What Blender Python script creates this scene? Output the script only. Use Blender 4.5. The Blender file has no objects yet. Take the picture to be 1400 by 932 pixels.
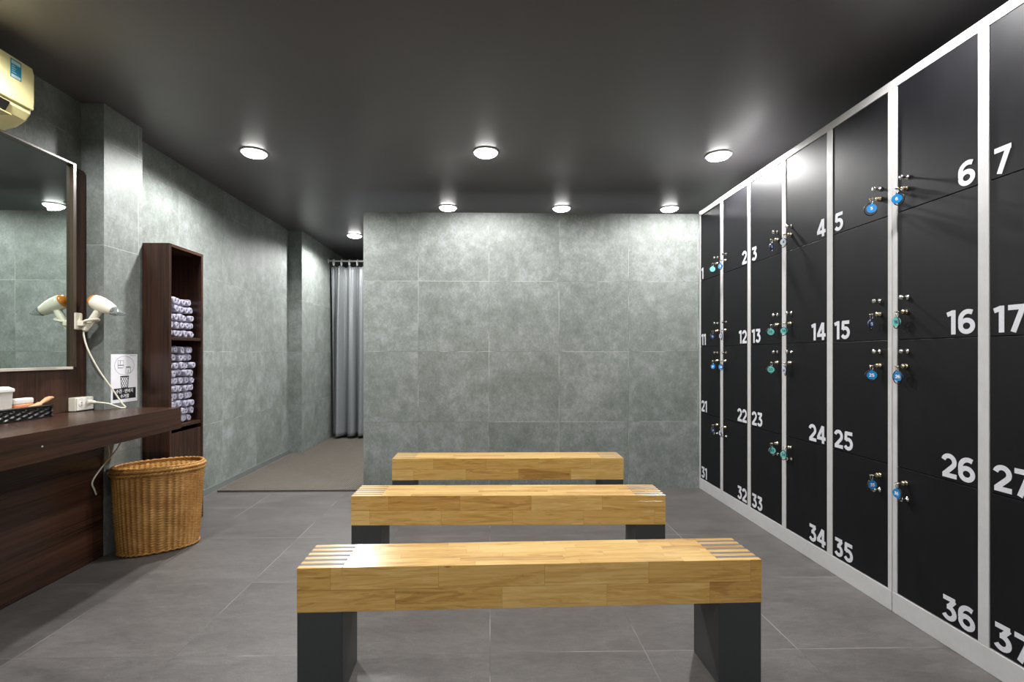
import bpy, bmesh, math, random
from mathutils import Vector, Matrix, Euler
random.seed(7)
PI = math.pi
sc = bpy.context.scene
COL = sc.collection

# ------------------------------------------------------------------ nodes
class NT:
    def __init__(self, name):
        self.m = bpy.data.materials.new(name); self.m.use_nodes = True
        self.t = self.m.node_tree; self.t.nodes.clear()
        self.out = self.t.nodes.new('ShaderNodeOutputMaterial')
        self.b = self.t.nodes.new('ShaderNodeBsdfPrincipled')
        self.t.links.new(self.b.outputs[0], self.out.inputs[0])
    def n(self, typ, **kw):
        o = self.t.nodes.new(typ)
        for k, v in kw.items(): setattr(o, k, v)
        return o
    def put(self, sock, v):
        if hasattr(v, 'is_output'): self.t.links.new(v, sock)
        elif v is not None: sock.default_value = v
    def math(self, op, a, b=None, clamp=False):
        o = self.n('ShaderNodeMath', operation=op); o.use_clamp = clamp
        self.put(o.inputs[0], a)
        if b is not None: self.put(o.inputs[1], b)
        return o.outputs[0]
    def noise(self, vec, scale, detail=4, rough=.55, dist=0):
        o = self.n('ShaderNodeTexNoise'); self.put(o.inputs['Vector'], vec)
        o.inputs['Scale'].default_value = scale; o.inputs['Detail'].default_value = detail
        o.inputs['Roughness'].default_value = rough; o.inputs['Distortion'].default_value = dist
        return o.outputs[0]
    def white(self, vec):
        o = self.n('ShaderNodeTexWhiteNoise', noise_dimensions='3D'); self.put(o.inputs['Vector'], vec)
        return o.outputs['Value']
    def xyz(self, x, y, z):
        o = self.n('ShaderNodeCombineXYZ')
        for i, v in enumerate((x, y, z)): self.put(o.inputs[i], v)
        return o.outputs[0]
    def sep(self, vec):
        o = self.n('ShaderNodeSeparateXYZ'); self.put(o.inputs[0], vec); return o.outputs
    def scale(self, vec, s):
        o = self.n('ShaderNodeVectorMath', operation='MULTIPLY'); self.put(o.inputs[0], vec); o.inputs[1].default_value = s
        return o.outputs[0]
    def add(self, a, b):
        o = self.n('ShaderNodeVectorMath', operation='ADD'); self.put(o.inputs[0], a); self.put(o.inputs[1], b)
        return o.outputs[0]
    def ramp(self, fac, stops):
        o = self.n('ShaderNodeValToRGB'); self.put(o.inputs[0], fac)
        e = o.color_ramp.elements
        while len(e) < len(stops): e.new(.5)
        for i, (p, c) in enumerate(stops):
            e[i].position = p; e[i].color = (*c, 1) if len(c) == 3 else c
        return o.outputs[0]
    def mix(self, f, a, b, blend='MIX'):
        o = self.n('ShaderNodeMix', data_type='RGBA', blend_type=blend)
        self.put(o.inputs[0], f)
        for s, v in ((o.inputs[6], a), (o.inputs[7], b)):
            self.put(s, (*v, 1) if isinstance(v, tuple) and len(v) == 3 else v)
        return o.outputs[2]
    def pos(self): return self.n('ShaderNodeNewGeometry').outputs['Position']
    def nor(self): return self.n('ShaderNodeNewGeometry').outputs['True Normal']
    def obj(self): return self.n('ShaderNodeTexCoord').outputs['Object']
    def bump(self, h, strength=.3, dist=.01):
        o = self.n('ShaderNodeBump'); self.put(o.inputs['Height'], h)
        o.inputs['Strength'].default_value = strength; o.inputs['Distance'].default_value = dist
        self.t.links.new(o.outputs[0], self.b.inputs['Normal'])
    def set(self, **kw):
        al = {'color': 'Base Color', 'rough': 'Roughness', 'metal': 'Metallic', 'ior': 'IOR', 'coat': 'Coat Weight',
              'coat_rough': 'Coat Roughness', 'trans': 'Transmission Weight', 'em': 'Emission Color', 'ems': 'Emission Strength',
              'spec': 'Specular IOR Level', 'sheen': 'Sheen Weight', 'sheen_rough': 'Sheen Roughness'}
        for k, v in kw.items():
            self.put(self.b.inputs[al[k]], (*v, 1) if isinstance(v, tuple) and len(v) == 3 else v)
        return self

def s2l(r, g, b):
    f = lambda c: c/12.92 if c <= .04045 else ((c+.055)/1.055)**2.4
    return (f(r/255), f(g/255), f(b/255))

def plain(name, rgb, rough=.5, var=.06, nscale=30, **kw):
    t = NT(name); n = t.noise(t.obj(), nscale, 3)
    c = s2l(*rgb)
    lo = tuple(x*(1-var) for x in c); hi = tuple(min(1, x*(1+var)) for x in c)
    t.set(color=t.ramp(n, [(.3, lo), (.7, hi)]), rough=rough, **kw)
    return t.m

def grout_mask(t, u, off, period, w):
    """1 inside a joint line"""
    a = t.math('DIVIDE', t.math('SUBTRACT', u, off), period)
    fr = t.math('FRACT', a)
    d = t.math('ABSOLUTE', t.math('SUBTRACT', fr, .5))
    return t.math('GREATER_THAN', d, .5 - w/period/2)

def cell(t, u, off, period):
    return t.math('FLOOR', t.math('DIVIDE', t.math('SUBTRACT', u, off), period))

def concrete_tile(name, uaxis, uoff):
    t = NT(name); p = t.pos(); x, y, z = t.sep(p)
    u = x if uaxis == 'x' else y
    if uaxis == 'both':
        nx = t.math('ABSOLUTE', t.sep(t.nor())[0])
        u = t.math('ADD', t.math('MULTIPLY', y, nx), t.math('MULTIPLY', t.math('ADD', x, 40), t.math('SUBTRACT', 1, nx)))
    cu, cz = cell(t, u, uoff, .6), cell(t, z, -.028, .6)
    rnd = t.white(t.xyz(cu, cz, 3.3))
    shift = t.xyz(t.math('MULTIPLY', rnd, 37), t.math('MULTIPLY', rnd, 11), t.math('MULTIPLY', rnd, 23))
    q = t.add(p, shift)
    n1 = t.noise(q, 2.6, 6, .62)
    n2 = t.noise(q, 11, 7, .68)
    n3 = t.noise(t.scale(q, (1, 1, .65)), 60, 4, .6)
    n4 = t.noise(t.scale(q, (1, 1, .6)), 150, 3, .7)
    v = t.math('ADD', t.math('ADD', t.math('MULTIPLY', n1, .26), t.math('MULTIPLY', n2, .38)), t.math('ADD', t.math('MULTIPLY', n3, .2), t.math('MULTIPLY', n4, .24)))
    v = t.math('ADD', v, t.math('MULTIPLY', t.math('SUBTRACT', rnd, .5), .03))
    c = t.ramp(v, [(.38, s2l(88, 93, 88)), (.53, s2l(114, 120, 116)), (.66, s2l(142, 146, 146))])
    g1 = grout_mask(t, u, uoff, .6, .0028); g2 = grout_mask(t, z, -.028, .6, .0028)
    g = t.math('MAXIMUM', g1, g2)
    gp = t.noise(p, 3.0, 2)
    gc = t.mix(t.ramp(gp, [(.46, (0, 0, 0)), (.56, (1, 1, 1))]), s2l(96, 101, 98), s2l(164, 168, 164))
    t.set(color=t.mix(g, c, gc), rough=t.math('ADD', .5, t.math('MULTIPLY', n2, .18)), spec=.4)
    t.bump(t.math('SUBTRACT', t.math('MULTIPLY', n2, .12), t.math('MULTIPLY', g, .5)), .25, .004)
    return t.m

def floor_mat():
    t = NT('slate_floor_tile'); p = t.pos(); x, y, z = t.sep(p)
    cx, cy = cell(t, x, 0, .6), cell(t, y, .069, .6)
    rnd = t.white(t.xyz(cx, cy, 1.7))
    q = t.add(p, t.xyz(t.math('MULTIPLY', rnd, 31), t.math('MULTIPLY', rnd, 17), 0))
    n1 = t.noise(t.scale(q, (1, 2.6, 1)), 2.2, 6, .6, .8)
    n2 = t.noise(t.scale(q, (1, 3.2, 1)), 14, 6, .7, 1.2)
    n3 = t.noise(q, 180, 3, .7)
    v = t.math('ADD', t.math('ADD', t.math('MULTIPLY', n1, .35), t.math('MULTIPLY', n2, .4)), t.math('MULTIPLY', n3, .3))
    v = t.math('ADD', v, t.math('MULTIPLY', t.math('SUBTRACT', rnd, .5), .04))
    c = t.ramp(v, [(.36, s2l(68, 65, 63)), (.53, s2l(91, 88, 86)), (.7, s2l(112, 109, 106))])
    g = t.math('MAXIMUM', grout_mask(t, x, 0, .6, .0035), grout_mask(t, y, .069, .6, .0035))
    gp = t.noise(p, 2.3, 2)
    gc = t.mix(t.ramp(gp, [(.45, (0, 0, 0)), (.58, (1, 1, 1))]), s2l(82, 80, 79), s2l(142, 139, 136))
    t.set(color=t.mix(g, c, gc), rough=t.math('ADD', .36, t.math('MULTIPLY', n2, .22)))
    t.bump(t.math('ADD', t.math('MULTIPLY', n2, .5), t.math('MULTIPLY', n3, .2)), .28, .004)
    return t.m

def dark_wood(name, axis, dark=(34, 21, 16), light=(76, 51, 39), rough=.27):
    t = NT(name); p = t.pos()
    st = {'y': (14, .55, 14), 'z': (14, 14, .55), 'x': (.55, 14, 14)}[axis]
    fine = {'y': (60, 1.2, 60), 'z': (60, 60, 1.2), 'x': (1.2, 60, 60)}[axis]
    n1 = t.noise(t.scale(p, st), 1.6, 5, .6, .7)
    n2 = t.noise(t.scale(p, fine), 1.8, 4, .65, .3)
    v = t.math('ADD', t.math('MULTIPLY', n1, .6), t.math('MULTIPLY', n2, .4))
    t.set(color=t.ramp(v, [(.34, s2l(*dark)), (.66, s2l(*light))]), rough=rough, spec=.4)
    t.bump(n2, .06, .002)
    return t.m

def bench_wood():
    t = NT('butcher_block_wood'); p = t.obj(); x, y, z = t.sep(p)
    oi = t.n('ShaderNodeObjectInfo').outputs['Random']
    nz = t.math('ABSOLUTE', t.sep(t.nor())[2]); top = t.math('GREATER_THAN', nz, .6)
    rowv = t.math('ADD', t.math('MULTIPLY', top, t.math('MULTIPLY', y, 1/.034)),
                  t.math('MULTIPLY', t.math('SUBTRACT', 1, top), t.math('MULTIPLY', t.math('SUBTRACT', z, .287), 1/.0745)))
    row = t.math('FLOOR', rowv)
    seed = t.math('MULTIPLY', oi, 91)
    rr = t.white(t.xyz(row, top, seed))
    colv = t.math('ADD', t.math('DIVIDE', x, .36), t.math('MULTIPLY', rr, 9))
    colc = t.math('FLOOR', colv)
    rnd = t.white(t.xyz(row, colc, t.math('ADD', seed, 5)))
    sh = t.xyz(t.math('MULTIPLY', rnd, 41), t.math('MULTIPLY', rnd, 13), t.math('MULTIPLY', rnd, 29))
    q = t.add(p, sh)
    n1 = t.noise(t.scale(q, (1.5, 12, 15)), 2.0, 5, .6, 1.6)
    n2 = t.noise(t.scale(q, (3, 70, 70)), 2.4, 4, .7, .4)
    wav = t.math('FRACT', t.math('MULTIPLY', n1, 6))
    wv = t.math('ABSOLUTE', t.math('SUBTRACT', wav, .5))
    v = t.math('ADD', t.math('ADD', t.math('MULTIPLY', n1, .58), t.math('MULTIPLY', n2, .40)), t.math('MULTIPLY', wv, .12))
    v = t.math('SUBTRACT', v, .06)
    v = t.math('ADD', v, t.math('MULTIPLY', t.math('SUBTRACT', rnd, .5), .22))
    c = t.ramp(v, [(.2, s2l(156, 106, 46)), (.4, s2l(212, 164, 84)), (.6, s2l(236, 197, 121)), (.8, s2l(243, 216, 160))])
    kn = t.n('ShaderNodeTexVoronoi'); t.put(kn.inputs['Vector'], t.scale(q, (1, 1.8, 2.2))); kn.inputs['Scale'].default_value = 3.2
    k = t.ramp(kn.outputs['Distance'], [(.0, (1, 1, 1)), (.028, (1, 1, 1)), (.05, (0, 0, 0))])
    c = t.mix(t.math('MULTIPLY', k, .55), c, s2l(92, 54, 24))
    jr = t.math('GREATER_THAN', t.math('ABSOLUTE', t.math('SUBTRACT', t.math('FRACT', rowv), .5)), .488)
    jc = t.math('GREATER_THAN', t.math('ABSOLUTE', t.math('SUBTRACT', t.math('FRACT', colv), .5)), .4975)
    j = t.math('MAXIMUM', jr, jc)
    c = t.mix(t.math('MULTIPLY', j, .35), c, s2l(120, 74, 30))
    t.set(color=c, rough=.3, coat=1.0, coat_rough=.16)
    t.bump(n2, .05, .002)
    return t.m

def locker_black():
    t = NT('black_laminate'); p = t.obj()
    n = t.noise(t.scale(p, (1, 1, .15)), 26, 4, .6); n2 = t.noise(p, 5, 4, .6)
    t.set(color=t.ramp(t.math('ADD', t.math('MULTIPLY', n, .5), t.math('MULTIPLY', n2, .5)), [(.3, s2l(15, 15, 18)), (.7, s2l(22, 22, 26))]),
          rough=t.math('ADD', .44, t.math('MULTIPLY', n2, .14)), spec=.2)
    return t.m

def wicker_mat():
    t = NT('woven_rattan'); p = t.obj()
    n = t.noise(p, 9, 5, .6); n2 = t.noise(t.scale(p, (1, 1, 9)), 45, 3, .6)
    v = t.math('ADD', t.math('MULTIPLY', n, .5), t.math('MULTIPLY', n2, .5))
    t.set(color=t.ramp(v, [(.32, s2l(128, 84, 36)), (.5, s2l(172, 124, 62)), (.7, s2l(206, 162, 98))]), rough=.42, spec=.4)
    return t.m

def towel_mat():
    t = NT('grey_terry_cloth'); p = t.obj()
    n = t.noise(p, 160, 3, .7); n2 = t.noise(p, 22, 3)
    v = t.math('ADD', t.math('MULTIPLY', n, .6), t.math('MULTIPLY', n2, .4))
    t.set(color=t.ramp(v, [(.3, s2l(150, 148, 166)), (.7, s2l(192, 190, 208))]), rough=.95, sheen=.2)
    t.bump(n, .6, .003)
    return t.m

def emit(name, rgb, s):
    t = NT(name); n = t.noise(t.obj(), 4, 1)
    t.set(color=(.9, .9, .9), em=rgb, ems=t.math('ADD', s, t.math('MULTIPLY', n, s*.02))); return t.m

def ceiling_mat():
    t = NT('dark_grey_ceiling_paint'); p = t.pos(); n = t.noise(p, 1.3, 4); n2 = t.noise(p, 60, 3)
    t.set(color=t.ramp(n, [(.3, s2l(94, 91, 94)), (.7, s2l(101, 98, 101))]), rough=t.math('ADD', .36, t.math('MULTIPLY', n2, .08)))
    return t.m

def glass_mat(name, rgb):
    t = NT(name); n = t.noise(t.obj(), 12, 2)
    t.set(color=t.ramp(n, [(.3, s2l(*rgb)), (.7, s2l(*rgb))]), rough=.12, trans=.85, ior=1.12); return t.m

def mirror_mat():
    t = NT('mirror_silver'); n = t.noise(t.pos(), 6, 3)
    t.set(color=t.ramp(n, [(.3, s2l(214, 226, 220)), (.7, s2l(219, 230, 225))]), rough=.012, metal=1.0); return t.m

M = dict(
    tile_x=concrete_tile('concrete_wall_tile', 'x', -.01), tile_y=concrete_tile('concrete_side_tile', 'both', 4.28),
    floor=floor_mat(), ceiling=ceiling_mat(),
    wood_y=dark_wood('dark_walnut_laminate', 'y'), wood_z=dark_wood('dark_walnut_upright', 'z'),
    wood_in=dark_wood('walnut_interior', 'z', (32, 20, 15), (54, 36, 28), .5),
    bench=bench_wood(), leg=plain('charcoal_powder_coat', (62, 64, 66), .42, .05, 60),
    inlay=plain('grey_steel_strip', (92, 93, 94), .45, .05, 60),
    black=locker_black(), frame=plain('light_grey_locker_paint', (196, 195, 196), .38, .03, 25),
    number=plain('silver_white_vinyl', (214, 215, 222), .4, .05, 140),
    carcass=plain('locker_carcass_grey', (120, 120, 122), .5), chrome=plain('brushed_chrome', (214, 212, 208), .2, .03, 60, metal=1.0),
    brass=plain('pale_brass', (206, 194, 164), .25, .03, 60, metal=1.0),
    blue=plain('blue_plastic_tag', (24, 128, 196), .3, .05, 60), teal=plain('teal_plastic_tag', (104, 190, 180), .3, .06, 60),
    navy=plain('navy_plastic_tag', (48, 62, 108), .3, .06, 60), clear=plain('pale_plastic_tag', (196, 204, 216), .25, .05, 60),
    band=plain('black_coil_band', (24, 24, 28), .4), white_ink=plain('white_ink', (238, 240, 244), .5),
    wicker=wicker_mat(), towel=towel_mat(),
    lamp=emit('downlight_diffuser', (1, .985, .96), 28.0), ring=plain('white_lamp_trim', (226, 226, 226), .4),
    curtain=plain('grey_satin_curtain', (118, 122, 124), .3, .05, 40, metal=.25), steel=plain('white_rod_metal', (226, 228, 228), .3, .03, 40),
    plastic_ring=plain('white_plastic_hook', (232, 234, 234), .35), mat=plain('grey_beige_rubber_mat', (97, 91, 83), .6, .08, 20),
    cream=plain('aged_cream_plastic', (236, 226, 166), .38, .03, 8), cream_dk=plain('cream_louver_plastic', (206, 190, 132), .4, .05, 12),
    hollow=plain('dark_vent_hollow', (16, 15, 14), .7), sticker_t=plain('teal_sticker', (36, 140, 168), .35, .08, 40),
    sticker_w=plain('pale_sticker', (200, 220, 222), .35), orange=plain('amber_plastic', (206, 128, 44), .2, .06, 40),
    ivory=plain('ivory_plastic', (236, 230, 212), .3, .02, 20), nozzle=glass_mat('clear_nozzle_plastic', (225, 232, 232)),
    paper=plain('white_paper', (232, 232, 238), .6, .02, 20), ink=plain('black_ink', (22, 22, 24), .6), grey_ink=plain('grey_ink', (96, 96, 104), .6),
    mirror=mirror_mat(), lit_ledge=plain('lit_frame_ledge', (188, 180, 168), .3, .05, 30),
    dark_frame=plain('dark_bronze_frame', (70, 58, 46), .32, .06, 30, metal=.15),
    tray=plain('black_woven_tray', (20, 20, 22), .3, .15, 60), tub=plain('white_tub_plastic', (226, 224, 216), .4, .02, 20),
    tub_body=plain('translucent_tub_plastic', (196, 192, 184), .4, .03, 20), soap_o=plain('orange_pack_print', (206, 132, 88), .45, .1, 60),
    pinkwood=plain('pale_wooden_handle', (226, 172, 128), .45, .1, 30), cord=plain('ivory_cord', (228, 222, 204), .4, .02, 20),
    skirting=plain('grey_skirting_strip', (104, 108, 106), .4, .05, 20), rubber_dark=plain('dark_gap', (14, 14, 15), .7),
)

# ------------------------------------------------------------------ mesh builder
class MB:
    def __init__(self): self.v = []; self.f = []; self.s = []
    def _add(self, vs, fs, smooth=False):
        o = len(self.v); self.v += [tuple(p) for p in vs]
        self.f += [tuple(i+o for i in f) for f in fs]; self.s += [smooth]*len(fs); return self
    def box(self, a, b, T=None):
        (x0, y0, z0), (x1, y1, z1) = a, b
        vs = [Vector(p) for p in ((x0,y0,z0),(x1,y0,z0),(x1,y1,z0),(x0,y1,z0),(x0,y0,z1),(x1,y0,z1),(x1,y1,z1),(x0,y1,z1))]
        if T: vs = [T @ p for p in vs]
        return self._add(vs, [(0,3,2,1),(4,5,6,7),(0,1,5,4),(1,2,6,5),(2,3,7,6),(3,0,4,7)])
    def bbox(self, a, b, r=.003, n=2, T=None):
        """box with rounded edges"""
        bm = bmesh.new(); bmesh.ops.create_cube(bm, size=1)
        c = [(p+q)/2 for p, q in zip(a, b)]; d = [q-p for p, q in zip(a, b)]
        for v in bm.verts: v.co = Vector([c[i]+v.co[i]*d[i] for i in range(3)])
        bmesh.ops.bevel(bm, geom=bm.edges[:], offset=min(r, min(d)*.49), segments=n, profile=.5, affect='EDGES')
        return self.bm(bm, T)
    def bm(self, bm, T=None, smooth=False):
        bm.verts.index_update()
        vs = [(T @ v.co) if T else v.co.copy() for v in bm.verts]
        self._add(vs, [[v.index for v in f.verts] for f in bm.faces], smooth); bm.free(); return self
    def tube(self, pts, r, n=8, closed=False, caps=True):
        pts = [Vector(p) for p in pts]; m = len(pts)
        rs = r if isinstance(r, (list, tuple)) else [r]*m
        tang = []
        for i in range(m):
            if closed: d = pts[(i+1) % m]-pts[i-1]
            else: d = pts[min(i+1, m-1)]-pts[max(i-1, 0)]
            tang.append(d.normalized())
        up = Vector((0, 0, 1)) if abs(tang[0].z) < .9 else Vector((1, 0, 0))
        u = tang[0].cross(up).normalized(); vs = []
        for i in range(m):
            u = (u - tang[i]*u.dot(tang[i])).normalized(); w = tang[i].cross(u)
            for k in range(n):
                a = 2*PI*k/n; vs.append(pts[i] + (u*math.cos(a)+w*math.sin(a))*rs[i])
        fs = []
        for i in range(m if closed else m-1):
            j = (i+1) % m
            for k in range(n):
                l = (k+1) % n; fs.append((i*n+k, i*n+l, j*n+l, j*n+k))
        if caps and not closed:
            fs.append(tuple(range(n-1, -1, -1))); fs.append(tuple((m-1)*n+k for k in range(n)))
        return self._add(vs, fs, True)
    def lathe(self, prof, c=(0,0,0), axis=(0,0,1), n=24):
        """prof: list of (r, h) along axis"""
        q = Vector((0,0,1)).rotation_difference(Vector(axis).normalized()); c = Vector(c); vs = []; fs = []
        for r, h in prof:
            for k in range(n):
                a = 2*PI*k/n; vs.append(c + q @ Vector((r*math.cos(a), r*math.sin(a), h)))
        m = len(prof)
        for i in range(m-1):
            for k in range(n):
                l = (k+1) % n; fs.append((i*n+k, i*n+l, (i+1)*n+l, (i+1)*n+k))
        fs.append(tuple(range(n-1, -1, -1))); fs.append(tuple((m-1)*n+k for k in range(n)))
        return self._add(vs, fs, True)
    def prism(self, poly, h0, h1, T):
        """poly in local xy, extruded h0..h1 along local z, placed by T"""
        n = len(poly); vs = [T @ Vector((x, y, h0)) for x, y in poly]+[T @ Vector((x, y, h1)) for x, y in poly]
        fs = [tuple(range(n-1, -1, -1)), tuple(range(n, 2*n))]+[(i, (i+1) % n, n+(i+1) % n, n+i) for i in range(n)]
        return self._add(vs, fs)
    def stroke(self, pts, w, h0, h1, T, closed=False):
        """flat thick polyline (letter strokes), built as mitred quads with depth"""
        P = [Vector((p[0], p[1])) for p in pts]; m = len(P); L = []; R = []
        for i in range(m):
            a = P[i]-P[i-1] if (i > 0 or closed) else None
            b = P[(i+1) % m]-P[i] if (i < m-1 or closed) else None
            if a is None: a = b
            if b is None: b = a
            na = Vector((-a.y, a.x)).normalized(); nb = Vector((-b.y, b.x)).normalized()
            nn = (na+nb); nn = nn.normalized() if nn.length > 1e-6 else na
            k = 1/max(.45, nn.dot(na)); L.append(P[i]+nn*w/2*k); R.append(P[i]-nn*w/2*k)
        vs = []
        for i in range(m):
            for q, h in ((L[i], h0), (R[i], h0), (L[i], h1), (R[i], h1)): vs.append(T @ Vector((q.x, q.y, h)))
        fs = []
        for i in range(m if closed else m-1):
            j = (i+1) % m; a, b = 4*i, 4*j
            fs += [(a+2, a+3, b+3, b+2), (a, b, b+1, a+1), (a, a+2, b+2, b), (a+1, b+1, b+3, a+3)]
        if not closed: fs += [(0, 1, 3, 2), (4*m-4, 4*m-2, 4*m-1, 4*m-3)]
        return self._add(vs, fs)
    def build(self, name, mat, parent=None, off=None, label=None, fix=True):
        """off: world origin of the parent, removed from the vertices"""
        me = bpy.data.meshes.new(name)
        o_ = Vector(off) if off is not None else Vector((0,0,0))
        me.from_pydata([tuple(Vector(p)-o_) for p in self.v], [], self.f)
        me.polygons.foreach_set('use_smooth', self.s)
        if fix:
            bm = bmesh.new(); bm.from_mesh(me); bmesh.ops.recalc_face_normals(bm, faces=bm.faces[:]); bm.to_mesh(me); bm.free()
        me.materials.append(mat); me.update()
        o = bpy.data.objects.new(name, me); COL.objects.link(o)
        if parent: o.parent = parent
        if label: o['label'] = label
        return o

def thing(name, label, cat, loc=(0,0,0), rz=0, group=None):
    o = bpy.data.objects.new(name, None); COL.objects.link(o); o.empty_display_size = .05
    o.location = loc; o.rotation_euler = (0, 0, rz); o['label'] = label; o['category'] = cat
    if group: o['group'] = group
    return o
def tag(o, label, cat, group=None):
    o['label'] = label; o['category'] = cat
    if group: o['group'] = group
    return o
def struct(name, mb, mat, label=None):
    o = mb.build(name, mat); o['kind'] = 'structure'
    if label: o['label'] = label
    return o
def kids(o): return [c for c in list(bpy.data.objects) if c.parent == o]
def dup(o, loc, rz=None, label=None, parent=None):
    c = o.copy(); COL.objects.link(c)
    if parent: c.parent = parent
    if loc is not None: c.location = loc
    if rz is not None: c.rotation_euler = (0, 0, rz)
    if label: c['label'] = label
    for k in kids(o): dup(k, None, None, None, c)
    return c

def curve(pts, n=6):
    """Catmull-Rom through the points"""
    P = [Vector(p) for p in pts]; P = [P[0]*2-P[1]]+P+[P[-1]*2-P[-2]]; out = []
    for i in range(1, len(P)-2):
        for k in range(n):
            t = k/n; a, b, c, d = P[i-1:i+3]
            out.append(.5*((2*b)+(c-a)*t+(2*a-5*b+4*c-d)*t*t+(-a+3*b-3*c+d)*t**3))
    out.append(P[-2]); return out
def arc(cx, cy, r, a0, a1, n=14, ry=None):
    ry = ry or r
    return [(cx+r*math.cos(math.radians(a0+(a1-a0)*i/n)), cy+ry*math.sin(math.radians(a0+(a1-a0)*i/n))) for i in range(n+1)]

# ------------------------------------------------------------------ digits (geometric bold)
W = .19
DIG = {
 '0': (.74, [(arc(.37, .5, .27, 0, 360, 28, .405)[:-1], True)]),
 '1': (.46, [([(.30, 0), (.30, 1)], False), ([(.03, .83), (.30, .915)], False)]),
 '2': (.68, [(arc(.32, .66, .245, 165, -25, 14)+[(.46, .46), (.12, .13)], False), ([(.04, .095), (.66, .095)], False)]),
 '3': (.68, [([(.07, .905), (.60, .905)], False), ([(.57, .90), (.33, .58)], False), ([(.24, .565)]+arc(.32, .33, .245, 88, -150, 16, .235), False)]),
 '4': (.76, [([(.50, .98), (.10, .31)], False), ([(.03, .285), (.74, .285)], False), ([(.53, 0), (.53, 1)], False)]),
 '5': (.69, [([(.12, .905), (.63, .905)], False), ([(.185, .95), (.165, .52)], False), ([(.155, .545)]+arc(.33, .345, .25, 105, -150, 16), False)]),
 '6': (.72, [(arc(.365, .325, .25, 0, 360, 24, .23)[:-1], True), ([(.60, .86)]+arc(.43, .58, .315, 78, 175, 10, .325)+[(.115, .40)], False)]),
 '7': (.66, [([(.04, .905), (.64, .905)], False), ([(.56, .94), (.22, 0)], False)]),
 '8': (.72, [(arc(.36, .72, .2, 0, 360, 20, .185)[:-1], True), (arc(.36, .30, .25, 0, 360, 24, .205)[:-1], True)]),
 '9': (.72, [(arc(.355, .675, .25, 0, 360, 24, .23)[:-1], True), ([(.12, .14)]+arc(.29, .42, .315, 258, 355, 10, .325)+[(.605, .60)], False)]),
}
def num_width(s, h): return sum(DIG[c][0] for c in s)*h + .03*h*(len(s)-1)
def number(mb, s, x, y, h, T, h0=0, h1=.0008, w=W):
    for c in s:
        adv, strokes = DIG[c]
        for q, (pts, cl) in enumerate(strokes):
            mb.stroke([(x+px*h, y+py*h) for px, py in pts], w*h, h0, h1+q*.00025, T, cl)
        x += (adv+.03)*h

# ================================================================== ROOM
XL, XR, YF, YB, H = -2.33, 2.30, -1.9, 7.45, 2.58
struct('floor', MB().box((XL-.1, YF-.1, -.1), (XR+.1, YB+.1, 0)), M['floor'])
struct('ceiling', MB().box((XL-.1, YF-.1, H), (XR+.1, YB+.1, H+.1)), M['ceiling'])
struct('wall_left', MB().box((XL-.1, YF, 0), (XL, YB, H)), M['tile_y'])
struct('wall_right', MB().box((XR, YF, 0), (XR+.1, YB, H)), M['tile_y'])
struct('wall_back', MB().box((XL-.1, YB, 0), (XR+.1, YB+.1, H)), M['tile_x'])
struct('wall_front', MB().box((XL-.1, YF-.1, 0), (XR+.1, YF, H)), M['tile_x'])
struct('wall_partition', MB().box((-1.075, 4.14, 0), (XR, 4.26, 2.356)), M['tile_x'])
struct('pillar', MB().box((XL-.02, 2.81, 0), (-2.20, 3.115, H)), M['tile_y'])
struct('pillar', MB().box((XL-.02, 5.665, 0), (-2.18, YB, H)), M['tile_y'])
struct('baseboard_left', MB().box((XL, 3.52, 0), (XL+.012, 5.665, .045)), M['skirting'])

# ================================================================== CEILING DOWNLIGHTS
def downlight():
    t = thing('ceiling_downlight', 'round white downlight', 'ceiling light', (0, 0, H), 0, 'round ceiling downlights')
    MB().lathe([(.078, -.001), (.090, -.001), (.092, -.004), (.090, -.007), (.083, -.009), (.080, -.006)], n=32).build('trim_ring', M['ring'], t)
    MB().lathe([(.079, -.004), (.079, -.012), (.070, -.021), (.048, -.028), (.016, -.031), (.001, -.0315)], n=32).build('diffuser', M['lamp'], t)
    return t
LIGHTS = [(-1.67, 3.47, 1.0, 'bright ceiling downlight nearest the tiled left wall, in front of the partition'),
          (-.03, 3.43, .75, 'bright ceiling downlight in the middle of the front row of three'),
          (1.64, 3.45, .9, 'bright ceiling downlight close to the black lockers'),
          (-.41, 4.73, .8, 'small ceiling downlight just above the left end of the partition top'),
          (.70, 4.73, .8, 'small ceiling downlight above the middle of the partition top'),
          (1.76, 4.72, .8, 'small ceiling downlight above the partition top beside the lockers'),
          (-1.63, 5.87, 1.0, 'ceiling downlight in the passage in front of the grey curtain'),
          (-1.9, 1.75, .6, None), (1.5, 1.75, .4, None),
          (-1.9, -.1, .26, None), (-.03, -.1, .36, None), (1.5, -.1, .22, None),
          (-1.2, -1.3, .22, None), (.9, -1.3, .22, None)]
POWER = 135
first = None
for i, (x, y, k, lab) in enumerate(LIGHTS):
    lab = lab or 'ceiling downlight over the benches behind the viewpoint'
    if first is None: first = downlight(); first.location = (x, y, H); first['label'] = lab
    else: dup(first, (x, y, H), 0, lab)
    ld = bpy.data.lights.new('downlight_beam', 'SPOT'); ld.energy = POWER*k; ld.spot_size = math.radians(164); ld.spot_blend = .35
    ld.shadow_soft_size = .045; ld.color = (1, .985, .97)
    lo = bpy.data.objects.new('downlight_beam', ld); COL.objects.link(lo); lo.location = (x, y, H-.05)

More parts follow.
